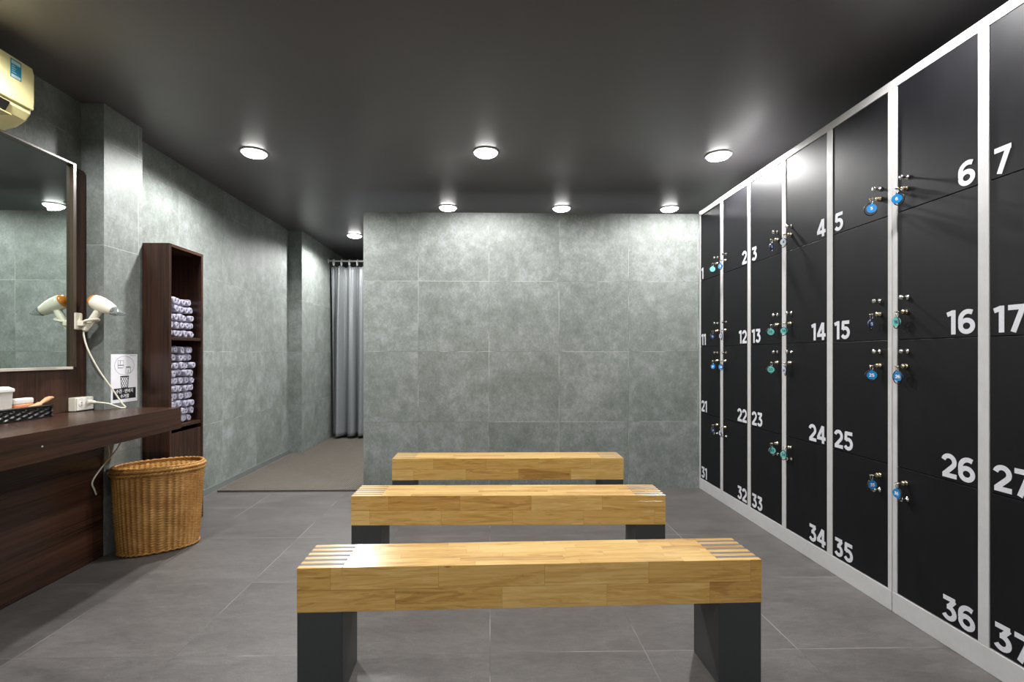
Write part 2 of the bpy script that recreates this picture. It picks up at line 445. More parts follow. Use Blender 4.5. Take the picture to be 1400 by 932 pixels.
# ================================================================== BENCHES
BL, BD, BH, BT = 1.59, .20, .436, .149
def bench():
    t = thing('bench', '', 'bench', (0,0,0), 0, 'wooden benches in a row')
    x0, x1, y0, y1, z0 = -BL/2, BL/2, -BD/2, BD/2, BH-BT
    mb = MB(); e = .15; sd = .03
    r = .0012
    mb.bbox((x0, y0, z0), (x1, y1, BH-sd), r, 1)
    mb.bbox((x0+e, y0, BH-sd-.002), (x1-e, y1, BH), r, 1)
    sw = .0205; gap = (BD-6*sw)/5
    for sx in (-1, 1):
        a, b = (x0, x0+e) if sx < 0 else (x1-e, x1)
        for k in range(6):
            ya = y0+k*(sw+gap); mb.bbox((a, ya, BH-sd-.002), (b, ya+sw, BH), r*1.5, 2)
    mb.build('seat_beam', M['bench'], t)
    for sx in (-1, 1):
        a, b = (x0+.002, x0+e) if sx < 0 else (x1-e, x1-.002)
        for k in range(5):
            ya = y0+sw+k*(sw+gap)
            MB().box((a, ya, BH-sd), (b, ya+gap, BH-.0008)).build('inlay_strip', M['inlay'], t, label='grey strip set into the wooden end')
        a, b = (x0+.001, x0+.151) if sx < 0 else (x1-.151, x1-.001)
        MB().bbox((a, y0+.001, 0), (b, y1-.001, z0), .002, 2).build('leg', M['leg'], t, label='charcoal box leg')
    return t
b1 = bench(); b1.location = (.1475, 1.749, 0); b1.rotation_euler = (0, 0, math.radians(1.35))
b1['label'] = 'nearest and largest looking wooden bench with charcoal box legs in the foreground'
dup(b1, (.096, 2.549, 0), math.radians(-.6), 'middle wooden bench standing between the nearest bench and the one by the partition')
dup(b1, (.1255, 3.426, 0), math.radians(-.35), 'farthest wooden bench standing closest to the grey partition')

# ================================================================== LOCKERS
LX = 1.802                       # door plane
NOTE = {}
CW, ROWZ, ROWH = .40, .092, .561
TV = Matrix(((0, 0, -1, 0), (-1, 0, 0, 0), (0, 1, 0, 0), (0, 0, 0, 1)))   # local x -> -Y, y -> Z, z -> -X  (seen from the room)
def place(x, y, z): return Matrix.Translation((x, y, z)) @ TV
def knob_mb(y, z):
    m = MB(); m.lathe([(.0105, 0), (.0105, .002), (.0045, .004), (.0040, .016), (.0085, .020), (.0108, .025), (.0095, .030), (.004, .032)], (LX, y, z), (-1, 0, 0), 20); return m
def lock_mb(y, z):
    m = MB(); m.lathe([(.0115, 0), (.0115, .004), (.0095, .006), (.0095, .016), (.0088, .018), (.002, .0182)], (LX, y, z), (-1, 0, 0), 20)
    return m
lock_pos = {}
def lockers(yfar, nums, label):
    """a bank of five columns by four rows; yfar = far end"""
    ynear = yfar-5*CW; root = (LX, (yfar+ynear)/2, 0)
    t = thing('locker_cabinet', label, 'lockers', root, 0, 'banks of black lockers')
    xb = XR-.01; top = 2.375; d = LX+.018
    MB().box((d, ynear+.002, .09), (xb, yfar-.002, top-.003)).build('carcass', M['carcass'], t, root)
    MB().bbox((LX-.004, ynear+.001, top-.04), (d+.02, yfar-.001, top), .002).build('top_rail', M['frame'], t, root)
    MB().bbox((LX-.004, ynear+.001, 0), (d+.02, yfar-.001, .09), .002).build('plinth', M['frame'], t, root)
    for k in range(6):
        yc = yfar-k*CW; w = .020
        a, b = yc-w, yc+w
        if k == 0: a, b = yc-.024, yc-.001
        if k == 5: a, b = yc+.001, yc+.023
        MB().bbox((LX-.003, a, .088), (d+.015, b, top-.038), .002).build('stile', M['frame'], t, root)
    for k in range(5):
        ya, yb = yfar-k*CW-(.025 if k == 0 else .021), yfar-(k+1)*CW+(.024 if k == 4 else .021)   # far, near
        for r in range(4):
            n = nums[k]+10*r
            zt = ROWZ+(4-r)*ROWH-.0015; zb = ROWZ+(3-r)*ROWH+.0015
            dr = MB().bbox((LX, yb, zb), (LX+.018, ya, zt), .0012, 1).build('door', M['black'], t, root)
            left = (n % 2 == 1)                      # number beside the far stile, lock beside the near one
            s = str(n); h = .094
            nx = -(ya-.012) if left else -(yb+.010)-num_width(s, h)
            m = MB(); number(m, s, nx, zb+.011, h, place(LX, 0, 0)); m.build('number', M['number'], dr, root)
            ly = yb+.045 if left else ya-.045
            kz, lz = {0: (zb+.138, zb+.09), 1: (zb+.18, zb+.118), 2: (zt-.05, zt-.115), 3: (zt-.128, zt-.06)}[r]
            knob_mb(ly+(.004 if left else -.004), kz).build('knob', M['chrome'], dr, root)
            lock_mb(ly, lz).build('lock', M['brass'], dr, root)
            lock_pos[n] = (ly, lz)
    return t
lockers(4.135, [1, 2, 3, 4, 5], 'far bank of black lockers numbered 1 to 35, reaching to the grey partition')
lockers(2.133, [6, 7, 8, 9, 10], 'near bank of black lockers starting at number 6, cut by the right edge')

# keys with round tags hanging from the locks
COLS = {1: 'teal', 2: 'blue', 3: 'navy', 4: 'clear', 5: 'blue', 6: 'blue', 11: 'navy', 12: 'clear', 13: 'teal', 14: 'teal', 15: 'navy', 16: 'teal',
        21: 'blue', 22: 'blue', 23: 'teal', 24: 'clear', 25: 'blue', 26: 'blue', 31: 'navy', 32: 'clear', 33: 'teal', 34: 'teal', 35: 'blue', 36: 'blue'}
CN = {'teal': 'teal', 'blue': 'bright blue', 'navy': 'dark navy', 'clear': 'pale clear'}
TURN = {1: 20, 2: 8, 3: 75, 4: 5, 5: 15, 6: 5, 11: 70, 12: 55, 13: 18, 14: -8, 15: 70, 16: 50, 21: 5, 22: 3, 23: 20, 24: 60, 25: 10, 26: 35, 31: 72, 32: 45, 33: 20, 34: 10, 35: 50, 36: 55}
for n in COLS:
    ly, lz = lock_pos[n]; c = COLS[n]
    lab = '%s round key tag hanging in the lock of locker %d' % (CN[c], n)
    t = thing('locker_key', lab, 'key tag', (LX-.0185, ly, lz), 0, 'key tags hanging from the locker locks')
    kb = MB(); kb.box((-.012, -.0035, -.0012), (.001, .0035, .0012)); kb.tube([(-.020+.009*math.cos(a), .009*math.sin(a), 0) for a in [2*PI*i/16 for i in range(16)]], .0022, 6, True)
    kb.build('key', M['brass'], t)
    sw = math.radians(TURN[n]); cs, sn = math.cos(sw), math.sin(sw)
    jit = random.uniform(-.004, .004); xo = -.022
    MB().tube([(xo+.0*cs, 0+jit*0, 0)]+[(xo+.006*math.sin(a)*1, .0, -.011+.011*math.cos(a)) for a in [2*PI*i/14 for i in range(1, 14)]], .0013, 6, True).build('split_ring', M['chrome'], t)
    # tag hangs below the ring; local frame: u in plane, normal facing the viewpoint, swung by TURN
    base = math.atan2(1.7, 2.4)
    ang = base + (sw if n % 2 else -sw*.6)
    nrm = Vector((-math.cos(ang), -math.sin(ang), 0)); u = Vector((math.sin(ang), -math.cos(ang), 0)).normalized()
    if u.cross(Vector((0, 0, 1))).dot(nrm) < 0: u = -u
    cz = -.044; ctr = Vector((xo, 0, cz)) + u*jit
    T = Matrix(((u.x, 0, nrm.x, ctr.x), (u.y, 0, nrm.y, ctr.y), (0, 1, 0, ctr.z), (0, 0, 0, 1)))
    tg = MB().prism(arc(0, 0, .0195, 0, 360, 28)[:-1]+[], -.0017, .0017, T)
    tg.prism([(-.005, .016), (.005, .016), (.004, .0245), (-.004, .0245)], -.0012, .0012, T)
    tgo = tg.build('tag', M[c], t, label='%s tag' % CN[c])
    m = MB(); s = str(n); hh = .0145; number(m, s, -num_width(s, hh)/2, -hh/2, hh, T, .0018, .0023)
    m.build('tag_number', M['white_ink'] if c in ('blue', 'navy') else M['navy'], tgo)
    big = .026 if n in (5, 4, 24, 26, 11, 12, 34) else .0225
    off = Vector((0, 0, -.003)) + u*(.006 if n % 3 == 0 else -.005) - nrm*.004
    a2 = ang + (.5 if n % 2 else -.35); n2 = Vector((-math.cos(a2), -math.sin(a2), 0)); u2 = Vector((-n2.y, n2.x, 0))
    MB().tube([ctr+off+u2*(big*math.cos(a))+Vector((0, 0, big*1.08*math.sin(a))) for a in [2*PI*i/30 for i in range(30)]],
              [.0021+.0006*(i % 2) for i in range(30)], 6, True).build('coil_band', M['band'], t, label='black coiled wrist band')

# ================================================================== TOWEL CABINET
TX, TY0, TY1, TH = -2.034, 3.12, 3.482, 1.856
tw = thing('towel_cabinet', 'tall dark walnut open cabinet holding rolled towels against the left wall', 'cabinet', (-2.18, 3.31, 0))
o_ = (-2.18, 3.31, 0); pt = .02; xb = XL+.002
MB().bbox((xb, TY0, 0), (TX, TY0+pt, TH), .0015).build('side_panel', M['wood_z'], tw, o_)
MB().bbox((xb, TY1-pt, 0), (TX, TY1, TH), .0015).build('side_panel', M['wood_z'], tw, o_)
MB().bbox((xb, TY0+pt, TH-pt), (TX, TY1-pt, TH), .0015).build('top_panel', M['wood_y'], tw, o_)
MB().box((xb, TY0+pt, .06), (xb+.008, TY1-pt, TH-pt)).build('back_panel', M['wood_in'], tw, o_)
S1, S2 = 1.242, .668      # undersides of the two shelves
MB().bbox((xb+.008, TY0+pt, S1), (TX-.004, TY1-pt, S1+pt), .0015).build('shelf', M['wood_y'], tw, o_)
MB().bbox((xb+.008, TY0+pt, S2), (TX-.004, TY1-pt, S2+pt), .0015).build('shelf', M['wood_y'], tw, o_)
MB().bbox((xb+.008, TY0+pt, 0), (TX-.03, TY1-pt, .06), .0015).build('plinth', M['wood_y'], tw, o_)
MB().bbox((TX-.022, TY0+pt+.002, .064), (TX-.003, TY1-pt-.002, S2-.028), .0015).build('door', M['wood_z'], tw, o_)

def towel_mesh(seed):
    rnd = random.Random(seed); turns = 1.9; n = 42; th = .0058; m = MB(); L = .17
    ph = rnd.uniform(0, 6.28); sq = rnd.uniform(.97, 1.04); prof = []
    for i in range(n+1):
        a = ph+2*PI*turns*i/n; r = .0062+(.0182)*(i/n) + rnd.uniform(-.0005, .0005)
        prof.append((r*math.cos(a)*.97, r*math.sin(a)*sq))
    P = [Vector(p) for p in prof]; inner = []; outer = []
    for i in range(n+1):
        t_ = (P[min(i+1, n)]-P[max(i-1, 0)]).normalized(); nn = Vector((t_.y, -t_.x))
        if nn.dot(P[i]) < 0: nn = -nn
        k = th/2*(1 if i < n else .4)
        outer.append(P[i]+nn*k); inner.append(P[i]-nn*k)
    ring = outer+inner[::-1]; xs = [.004, 0, .002, .008, .018, .05, .11, L-.012, L]; ss = [.5, .70, .86, .95, 1, 1, 1, .97, .8]; R = len(ring); vs = []; fs = []
    for j, x in enumerate(xs):
        sc_ = ss[j]
        for q in ring: vs.append((-x+rnd.uniform(-.0008, .0008), q.x*sc_, q.y*sc_))
    for j in range(len(xs)-1):
        for i in range(R):
            k = (i+1) % R; fs.append((j*R+i, j*R+k, (j+1)*R+k, (j+1)*R+i))
    for j in (0, len(xs)-1):
        for i in range(n): fs.append((j*R+i, j*R+i+1, j*R+R-2-i, j*R+R-1-i))
    m._add(vs, fs, True)
    return m
TOW = [towel_mesh(s).build('rolled_towel', M['towel']) for s in range(1, 9)]
ORD = ['bottom', 'second', 'third', 'fourth', 'fifth', 'sixth', 'seventh', 'eighth', 'ninth', 'tenth']
COLN = ['farthest from the mirror', 'second from the far side', 'in the middle', 'second from the near side', 'nearest the mirror']
cnt = 0
def put_towel(y, z, rx, label, group, k):
    global cnt
    src = TOW[(cnt*5+cnt//8) % 8] if cnt >= 8 else TOW[cnt]
    o = src if cnt < 8 else src.copy()
    if cnt >= 8: COL.objects.link(o)
    o.location = (TX-.028+random.uniform(-.014, .008), y, z)
    o.rotation_euler = (0, 0, random.uniform(-.10, -.02))
    tag(o, label, 'towel', group); cnt += 1
for shelf, zs, rows, pitch in (('upper shelf', S1+pt, 5, .0535), ('lower shelf', S2+pt, 10, .0515)):
    for r in range(rows):
        for c in range(5):
            y = TY1-pt-.066-c*.0565+random.uniform(-.003, .003)+(.008 if r % 2 else -.004)
            if r == rows-1 and shelf[0] == 'u': y -= .006
            y = max(y, TY0+pt+.025+(.001 if c == 4 else 0))
            put_towel(y, zs+.0272+r*pitch+random.uniform(-.0015, .0015), random.uniform(0, 6.28),
                      'rolled grey towel on the %s, %s row up, %s' % (shelf, ORD[r], COLN[c]), 'rolled towels on the %s' % shelf, 0)

# ================================================================== VANITY COUNTER
cz, cf, ce = .835, -1.83, 2.912
o_ = (-2.1, 1.7, 0)
vc = thing('vanity_counter', 'dark walnut vanity counter along the left wall below the mirror', 'counter', o_)
mb = MB(); mb.bbox((-2.196, .45, cz-.124), (cf, ce, cz), .0015)
mb.bbox((-2.293, .45, cz-.124), (-2.19, 2.806, cz), .0015)
mb.build('countertop', M['wood_y'], vc, o_)
MB().bbox((XL+.002, .45, 0), (-2.20, 2.806, cz-.124), .0015).build('base_panel', M['wood_y'], vc, o_)
MB().lathe([(.004, 0), (.0035, .0012), (.001, .0016)], (cf, 2.02, cz-.062), (1, 0, 0), 10).build('screw_cap', M['frame'], vc, o_, label='tiny pale screw cap on the front edge')

# backing panel + mirror
PX = -2.295
def rrect_panel(name, y0, y1, z0, z1, x0, x1, r, mat):
    poly = [(y0, z0), (y1, z0)]+[(y1-r+r*math.cos(a), z1-r+r*math.sin(a)) for a in [PI/2*i/6 for i in range(7)]]+[(y0, z1)]
    T = Matrix(((0, 0, 1, 0), (1, 0, 0, 0), (0, 1, 0, 0), (0, 0, 0, 1)))
    return MB().prism(poly, x0, x1, T).build(name, mat)
bp = rrect_panel('mirror_backing_panel', .45, 2.800, cz+.001, 2.183, XL+.002, PX, .02, M['wood_z'])
tag(bp, 'dark walnut wall panel behind the mirror above the counter', 'panel')
mz0, mz1, my0, my1 = 1.082, 2.183, .75, 2.693
o_ = (PX, 1.7, 1.6)
mr = thing('wall_mirror', 'large rectangular wall mirror in a thin frame above the vanity counter', 'mirror', o_)
MB().box((PX+.0005, my0, mz0), (PX+.003, my1, mz1)).build('glass', M['mirror'], mr, o_, label='silvered mirror glass')
fx = PX+.022
MB().bbox((PX+.0005, my1, mz0-.002), (fx, my1+.020, mz1+.012), .0015).build('frame_stile', M['dark_frame'], mr, o_)
MB().bbox((PX+.0005, my0-.020, mz0-.002), (fx, my0, mz1+.012), .0015).build('frame_stile', M['dark_frame'], mr, o_)
MB().bbox((PX+.0005, my0, mz1), (fx, my1, mz1+.012), .0015).build('frame_rail', M['dark_frame'], mr, o_, label='dark top rail of the mirror frame')
MB().bbox((PX+.0005, my0, mz0-.014), (fx, my1, mz0), .0015).build('frame_rail', M['lit_ledge'], mr, o_)  # bottom rail: bright reflection on its ledge painted in as a paler colour

# ------------------------------------------------------------------ hair dryer, holder, outlet
hY = 2.75
o_ = (PX, hY-.02, 1.33)
hd = thing('dryer_holder', 'white plastic wall bracket holding the hair dryer beside the mirror', 'holder', o_)
MB().bbox((PX, hY-.052, 1.285), (PX+.028, hY-.002, 1.378), .006, 3).build('wall_plate', M['ivory'], hd, o_)
mb = MB()
mb.bbox((PX+.024, hY-.040, 1.305), (PX+.060, hY-.014, 1.335), .005, 2)
ringc = Vector((PX+.082, hY-.012, 1.335))
mb.tube([ringc+Vector((.031*math.cos(a), .030*math.sin(a), .008*math.cos(a))) for a in [2*PI*i/24 for i in range(24)]], .0075, 8, True)
mb.build('cradle_ring', M['ivory'], hd, o_)
dr_o = (-2.20, hY, 1.38)
dryer = thing('hair_dryer', 'cream hair dryer with amber back cap resting in the wall bracket', 'hair dryer', dr_o)
A = Vector((-2.206, hY, 1.446)); B = Vector((-2.094, hY-.004, 1.390)); ax = (B-A).normalized(); L = (B-A).length
MB().lathe([(.036, 0), (.0405, .014), (.041, .04), (.038, .075), (.034, .095), (.0285, L-.008), (.026, L), (.022, L), (.022, L-.02)], A, ax, 28).build('barrel', M['ivory'], dryer, dr_o)
MB().lathe([(.004, -.030), (.02, -.025), (.031, -.015), (.0365, -.003), (.0365, .001)], A, ax, 28).build('rear_cap', M['orange'], dryer, dr_o, label='amber back cap')
MB().lathe([(.0215, L-.018), (.0215, L-.017), (.004, L-.016)], A, ax, 20).build('grille', M['hollow'], dryer, dr_o, label='dark outlet grille')
nz = MB(); q = Vector((0,0,1)).rotation_difference(ax)
nv = []
for h, rx, ry in ((L-.004, .0275, .0275), (L+.012, .025, .027), (L+.030, .013, .033), (L+.040, .009, .036)):
    nv.append([A+q @ Vector((rx*math.cos(a), ry*math.sin(a), h)) for a in [2*PI*i/24 for i in range(24)]])
vs = [p for r_ in nv for p in r_]; fs = [(i*24+k, i*24+(k+1) % 24, (i+1)*24+(k+1) % 24, (i+1)*24+k) for i in range(3) for k in range(24)]
nz._add(vs, fs, True); no = nz.build('nozzle', M['nozzle'], dryer, dr_o, label='clear plastic nozzle')
sm = no.modifiers.new('thick', 'SOLIDIFY'); sm.thickness = .0018
h0 = A+ax*.042+Vector((0, 0, -.02)); h1 = Vector((-2.252, hY-.012, 1.282))
MB().tube(curve([h0, h0.lerp(h1, .35), h0.lerp(h1, .7), h1], 4), [.021-.0065*i/12 for i in range(13)], 14).build('handle', M['ivory'], dryer, dr_o)
MB().bbox((-.004, -.003, -.012), (.004, .003, .012), .002, 2, Matrix.Translation(h0.lerp(h1, .38)+Vector((.018, -.004, 0)))).build('switch', M['frame'], dryer, dr_o)
cp = curve([h1+Vector((0, 0, .004)), (-2.252, hY-.014, 1.25), (-2.235, hY-.005, 1.17), (-2.205, hY+.03, 1.06), (-2.165, hY+.075, .95), (-2.132, hY+.10, .870),
            (-2.118, hY+.11, .842), (-2.135, hY+.09, .843), (-2.165, hY+.05, .868), (-2.20, hY+.02, .879), (-2.225, hY+.004, .883)], 6)
MB().tube(cp, .0042, 8).build('cord', M['cord'], dryer, dr_o)
MB().lathe([(.006, 0), (.009, .006), (.011, .02), (.014, .028), (.014, .036), (.003, .036)], (-2.208, hY+.010, .882), (-1, -.02, .02), 16).build('plug', M['cord'], dryer, dr_o)
o_ = (PX, 2.75, .875)
ol = thing('power_outlet', 'white surface-mounted power outlet just above the counter beside the mirror', 'outlet', o_)
MB().bbox((PX, 2.686, .838), (PX+.038, 2.806, .912), .003, 2).build('box', M['ivory'], ol, o_)
MB().bbox((PX+.038, 2.69, .841), (PX+.044, 2.802, .909), .002, 2).build('face_plate', M['tub'], ol, o_)
for yy in (2.718, 2.772):
    so = MB().lathe([(.017, 0), (.017, .0015), (.015, .002), (.001, .002)], (PX+.0435, yy, .876), (1, 0, 0), 20).build('socket', M['tub'], ol, o_)
    m = MB()
    for dz in (-.007, .007): m.lathe([(.0026, 0), (.0026, .0004), (.0005, .0005)], (PX+.0454, yy, .876+dz), (1, 0, 0), 10)
    m.build('socket_hole', M['hollow'], so, o_)

# loose cord under the counter
c2 = curve([(-2.155, 2.835, .709), (-2.12, 2.83, .66), (-2.14, 2.82, .60), (-2.192, 2.80, .525), (-2.192, 2.72, .45), (-2.19, 2.73, .40), (-2.188, 2.74, .37)], 6)
cc = MB().tube(c2, .0042, 8)
cc.tube(curve([(-2.17, 2.84, .709), (-2.19, 2.835, .66), (-2.188, 2.825, .62), (-2.18, 2.82, .57), (-2.187, 2.80, .53)], 6), .004, 8)
tag(cc.build('electric_cable', M['cord']), 'ivory cord looping down below the counter behind the wicker basket', 'cord')

# ------------------------------------------------------------------ sign on the pillar
sx = -2.20; sy0, sy1, sz0, sz1 = 2.858, 3.068, .862, 1.150
o_ = (sx, 2.963, 1.0)
sg = thing('paper_sign', 'white paper sign with a bin drawing and black Korean text on the pillar', 'sign', o_)
TS = Matrix(((0, 0, 1, sx), (1, 0, 0, 0), (0, 1, 0, 0), (0, 0, 0, 1)))   # local x -> +Y, y -> Z, z -> +X
tilt = .012
MB().box((sy0, sz0, .0005), (sy1, sz1, .0018), TS).build('sheet', M['paper'], sg, o_)
cy = (sy0+sy1)/2
m = MB(); m.stroke(arc(cy, 1.082, .078, 0, 360, 40, .056)[:-1], .0016, .0018, .0022, TS, True); m.build('drawn_circle', M['grey_ink'], sg, o_)
m = MB()
m.stroke([(cy-.052, 1.066), (cy-.052, 1.112), (cy-.008, 1.112), (cy-.008, 1.070)], .002, .0018, .0022, TS)
m.stroke([(cy-.050, 1.084), (cy-.010, 1.084)], .005, .0018, .0023, TS); m.stroke([(cy-.052, 1.068), (cy-.014, 1.068)], .004, .0018, .0022, TS)
m.stroke([(cy-.033, 1.110), (cy-.036, 1.088)], .003, .0018, .0023, TS)
m.build('drawn_towel', M['grey_ink'], sg, o_)
m = MB()
m.stroke([(cy+.008, 1.036), (cy+.012, 1.074), (cy+.046, 1.074), (cy+.050, 1.036), (cy+.034, 1.036), (cy+.030, 1.054), (cy+.026, 1.036), (cy+.008, 1.036)], .002, .0018, .0022, TS)
m.stroke([(cy+.012, 1.071), (cy+.046, 1.071)], .006, .0018, .0023, TS)
m.build('drawn_shorts', M['grey_ink'], sg, o_)
m = MB()
t0, t1, bz, tz = .032, .025, .948, 1.016
m.stroke([(cy-t0-.002, tz), (cy+t0+.002, tz)], .008, .0018, .0024, TS)
m.stroke([(cy-t0, tz), (cy-t1, bz), (cy+t1, bz), (cy+t0, tz)], .004, .0018, .0024, TS)
for k in range(-5, 9):
    for s_ in (1, -1):
        pts = []
        for q_ in range(9):
            zz = bz+(tz-bz)*q_/8; xx = s_*((k-1.5)*.0165+(zz-bz)*.62)
            lim = t1+(t0-t1)*(zz-bz)/(tz-bz)
            if abs(xx) <= lim: pts.append((cy+xx, zz))
        if len(pts) > 1: m.stroke(pts, .0026, .0018, .0023, TS)
m.build('drawn_bin', M['ink'], sg, o_)
MB().box((sy0+.014, .882, .0018), (sy1-.014, .947, .0024), TS).build('text_band', M['ink'], sg, o_)
m = MB(); m.stroke([(sy1-.062, 1.141), (sy1-.012, 1.141)], .0022, .0018, .0022, TS); m.build('small_print', M['grey_ink'], sg, o_)
def text_part(body, x, z, size, name):
    cu = bpy.data.curves.new(name, 'FONT'); cu.body = body; cu.size = size; cu.align_x = 'CENTER'; cu.extrude = .0003; cu.offset = .0004
    cu.resolution_u = 3
    tmp = bpy.data.objects.new('tmp_text', cu); COL.objects.link(tmp)
    bpy.context.view_layer.update(); dg = bpy.context.evaluated_depsgraph_get()
    me = bpy.data.meshes.new_from_object(tmp.evaluated_get(dg))
    bpy.data.objects.remove(tmp)
    T = TS @ Matrix.Translation((x, z, .0028)); ov = Vector(o_)
    for v in me.vertices: v.co = (T @ v.co)-ov
    me.materials.clear(); me.materials.append(M['white_ink']); me.update()
    o = bpy.data.objects.new(name, me); COL.objects.link(o); o.parent = sg
    return o
text_part('수건 · 반바지', cy, .9195, .0255, 'text_line')
text_part('수거함', cy, .8895, .0255, 'text_line')

# ------------------------------------------------------------------ tray and toiletries
tx0, tx1, ty0, ty1, tz0, tz1 = -2.288, -2.197, 2.02, 2.49, cz+.001, cz+.062
o_ = (-2.24, 2.25, cz)
tr = thing('woven_tray', 'black woven tray on the counter below the mirror', 'tray', o_)
def weave_wall(m, p0, p1, z0, z1, nrm, cols, rows, amp, th):
    """a basket-weave wall: vertical stakes and horizontal strands as displaced grid"""
    p0, p1 = Vector(p0), Vector(p1); nx, nz_ = cols*6, rows*4; vs = []; fs = []
    for side in (0, 1):
        for j in range(nz_+1):
            for i in range(nx+1):
                u = i/6; v = j/4; k = math.floor(min(v, rows-1e-6))
                wv = math.cos(PI*u + PI*k)*math.sin(PI*(v-k))
                d = amp*wv*(1 if side == 0 else .4) - (th if side else 0)
                p = p0.lerp(p1, i/nx); vs.append((p.x+nrm[0]*d, p.y+nrm[1]*d, z0+(z1-z0)*j/nz_))
    S = (nx+1)*(nz_+1)
    for s_ in (0, 1):
        for j in range(nz_):
            for i in range(nx):
                a = s_*S+j*(nx+1)+i; fs.append((a, a+1, a+nx+2, a+nx+1))
    m._add(vs, fs, True)
m = MB(); q = .008
weave_wall(m, (tx1-q, ty0, 0), (tx1-q, ty1, 0), tz0, tz1-.006, (1, 0), 16, 5, .005, .006)
weave_wall(m, (tx0+q, ty1, 0), (tx0+q, ty0, 0), tz0, tz1-.006, (-1, 0), 16, 5, .005, .006)
weave_wall(m, (tx1-.004, ty1-q, 0), (tx0+.004, ty1-q, 0), tz0, tz1-.006, (0, 1), 4, 5, .005, .006)
weave_wall(m, (tx0+.004, ty0+q, 0), (tx1-.004, ty0+q, 0), tz0, tz1-.006, (0, -1), 4, 5, .005, .006)
m.box((tx0+q, ty0+q, tz0), (tx1-q, ty1-q, tz0+.006)); m.build('basket_body', M['tray'], tr, o_)
rim = []
for (xa, ya, xb_, yb_) in ((tx0+.006, ty0+.006, tx1-.006, ty0+.006), (tx1-.006, ty0+.006, tx1-.006, ty1-.006), (tx1-.006, ty1-.006, tx0+.006, ty1-.006), (tx0+.006, ty1-.006, tx0+.006, ty0+.006)):
    ln = math.hypot(xb_-xa, yb_-ya); kk = max(3, int(ln/.008))
    for i in range(kk): rim.append((xa+(xb_-xa)*i/kk, ya+(yb_-ya)*i/kk, tz1-.004+.0012*(i % 2)))
MB().tube(rim, .0062, 8, True).build('rim', M['tray'], tr, o_)
zb = tz0+.007
o_ = (-2.243, 2.2, zb)
tb = thing('plastic_tub', 'white plastic tub with a lid standing in the black tray', 'tub', o_)
def frust(m, x0, x1, y0, y1, z0, z1, tp):
    vs = [(x0+tp, y0+tp, z0), (x1-tp, y0+tp, z0), (x1-tp, y1-tp, z0), (x0+tp, y1-tp, z0), (x0, y0, z1), (x1, y0, z1), (x1, y1, z1), (x0, y1, z1)]
    m._add(vs, [(0,3,2,1),(4,5,6,7),(0,1,5,4),(1,2,6,5),(2,3,7,6),(3,0,4,7)]); return m
frust(MB(), -2.272, -2.232, 2.05, 2.315, zb, .975, .004).build('tub_body', M['tub_body'], tb, o_, label='greyish translucent body')
mm = MB(); mm.bbox((-2.277, 2.044, .973), (-2.227, 2.321, .989), .003, 2)
vs = [(-2.275, 2.046, .9885), (-2.229, 2.046, .9885), (-2.229, 2.319, .9885), (-2.275, 2.319, .9885), (-2.268, 2.056, .999), (-2.236, 2.056, .999), (-2.236, 2.300, .999), (-2.268, 2.300, .999)]
mm._add(vs, [(0,3,2,1),(4,5,6,7),(0,1,5,4),(1,2,6,5),(2,3,7,6),(3,0,4,7)])
mm.build('lid', M['tub'], tb, o_)
o_ = (-2.243, 2.36, zb)
sp = thing('wipes_pack', 'small white pack with orange print lying in the tray beside the tub', 'pack', o_)
MB().bbox((-2.270, 2.324, .9095), (-2.229, 2.420, .939), .008, 3).build('pack_top', M['tub'], sp, o_)
MB().bbox((-2.272, 2.322, zb), (-2.228, 2.422, .911), .006, 3).build('pack_base', M['soap_o'], sp, o_, label='orange printed base of the pack')
o_ = (-2.24, 2.46, .9)
br = thing('hair_brush', 'wooden hair brush with its handle sticking up from the black tray', 'brush', o_)
MB().tube(curve([(-2.2175, 2.33, .884), (-2.2165, 2.38, .892), (-2.213, 2.42, .902), (-2.214, 2.455, .918), (-2.214, 2.485, .930), (-2.214, 2.505, .930)], 5),
          [.004+.0008*min(i, 10)-(.0000) if i < 12 else .0125-.001*abs(i-17) for i in range(25)] + [.004], 10).build('handle', M['pinkwood'], br, o_)
mb = MB(); mb.bbox((-2.2245, 2.20, .872), (-2.2125, 2.335, .888), .006, 3); mb.build('brush_head', M['pinkwood'], br, o_)

# ================================================================== AIR CONDITIONER
ay0, ay1 = 1.45, 2.315
def ac_prism(m, poly, y0, y1):
    T = Matrix(((1, 0, 0, 0), (0, 0, 1, 0), (0, 1, 0, 0), (0, 0, 0, 1)))      # local x -> X, y -> Z, z -> Y
    return m.prism(poly, y0, y1, T)
o_ = (XL, 1.88, 2.34)
ac = thing('air_conditioner', 'cream wall air conditioner high on the left wall above the mirror', 'air conditioner', o_)
m = MB(); body = [(XL+.002, 2.20), (XL+.06, 2.192), (XL+.12, 2.208), (XL+.165, 2.238), (XL+.185, 2.268), (XL+.19, 2.30), (XL+.19, 2.46), (XL+.18, 2.485), (XL+.16, 2.492), (XL+.002, 2.492)]
ac_prism(m, body, ay0, ay1); bo = m.build('body', M['cream'], ac, o_)
bv = bo.modifiers.new('bevel', 'BEVEL'); bv.width = .012; bv.segments = 3; bv.limit_method = 'ANGLE'
m = MB(); ac_prism(m, [(XL+.186, 2.288), (XL+.197, 2.286), (XL+.2005, 2.32), (XL+.200, 2.45), (XL+.192, 2.484), (XL+.182, 2.487)], ay0+.006, ay1-.002)
fo = m.build('front_panel', M['cream'], ac, o_); bv = fo.modifiers.new('bevel', 'BEVEL'); bv.width = .005; bv.segments = 2; bv.limit_method = 'ANGLE'
m = MB(); ac_prism(m, [(XL+.10, 2.199), (XL+.171, 2.236), (XL+.1925, 2.272), (XL+.188, 2.276), (XL+.16, 2.245), (XL+.10, 2.205)], ay0+.05, ay1-.11); m.build('outlet_slot', M['hollow'], ac, o_)
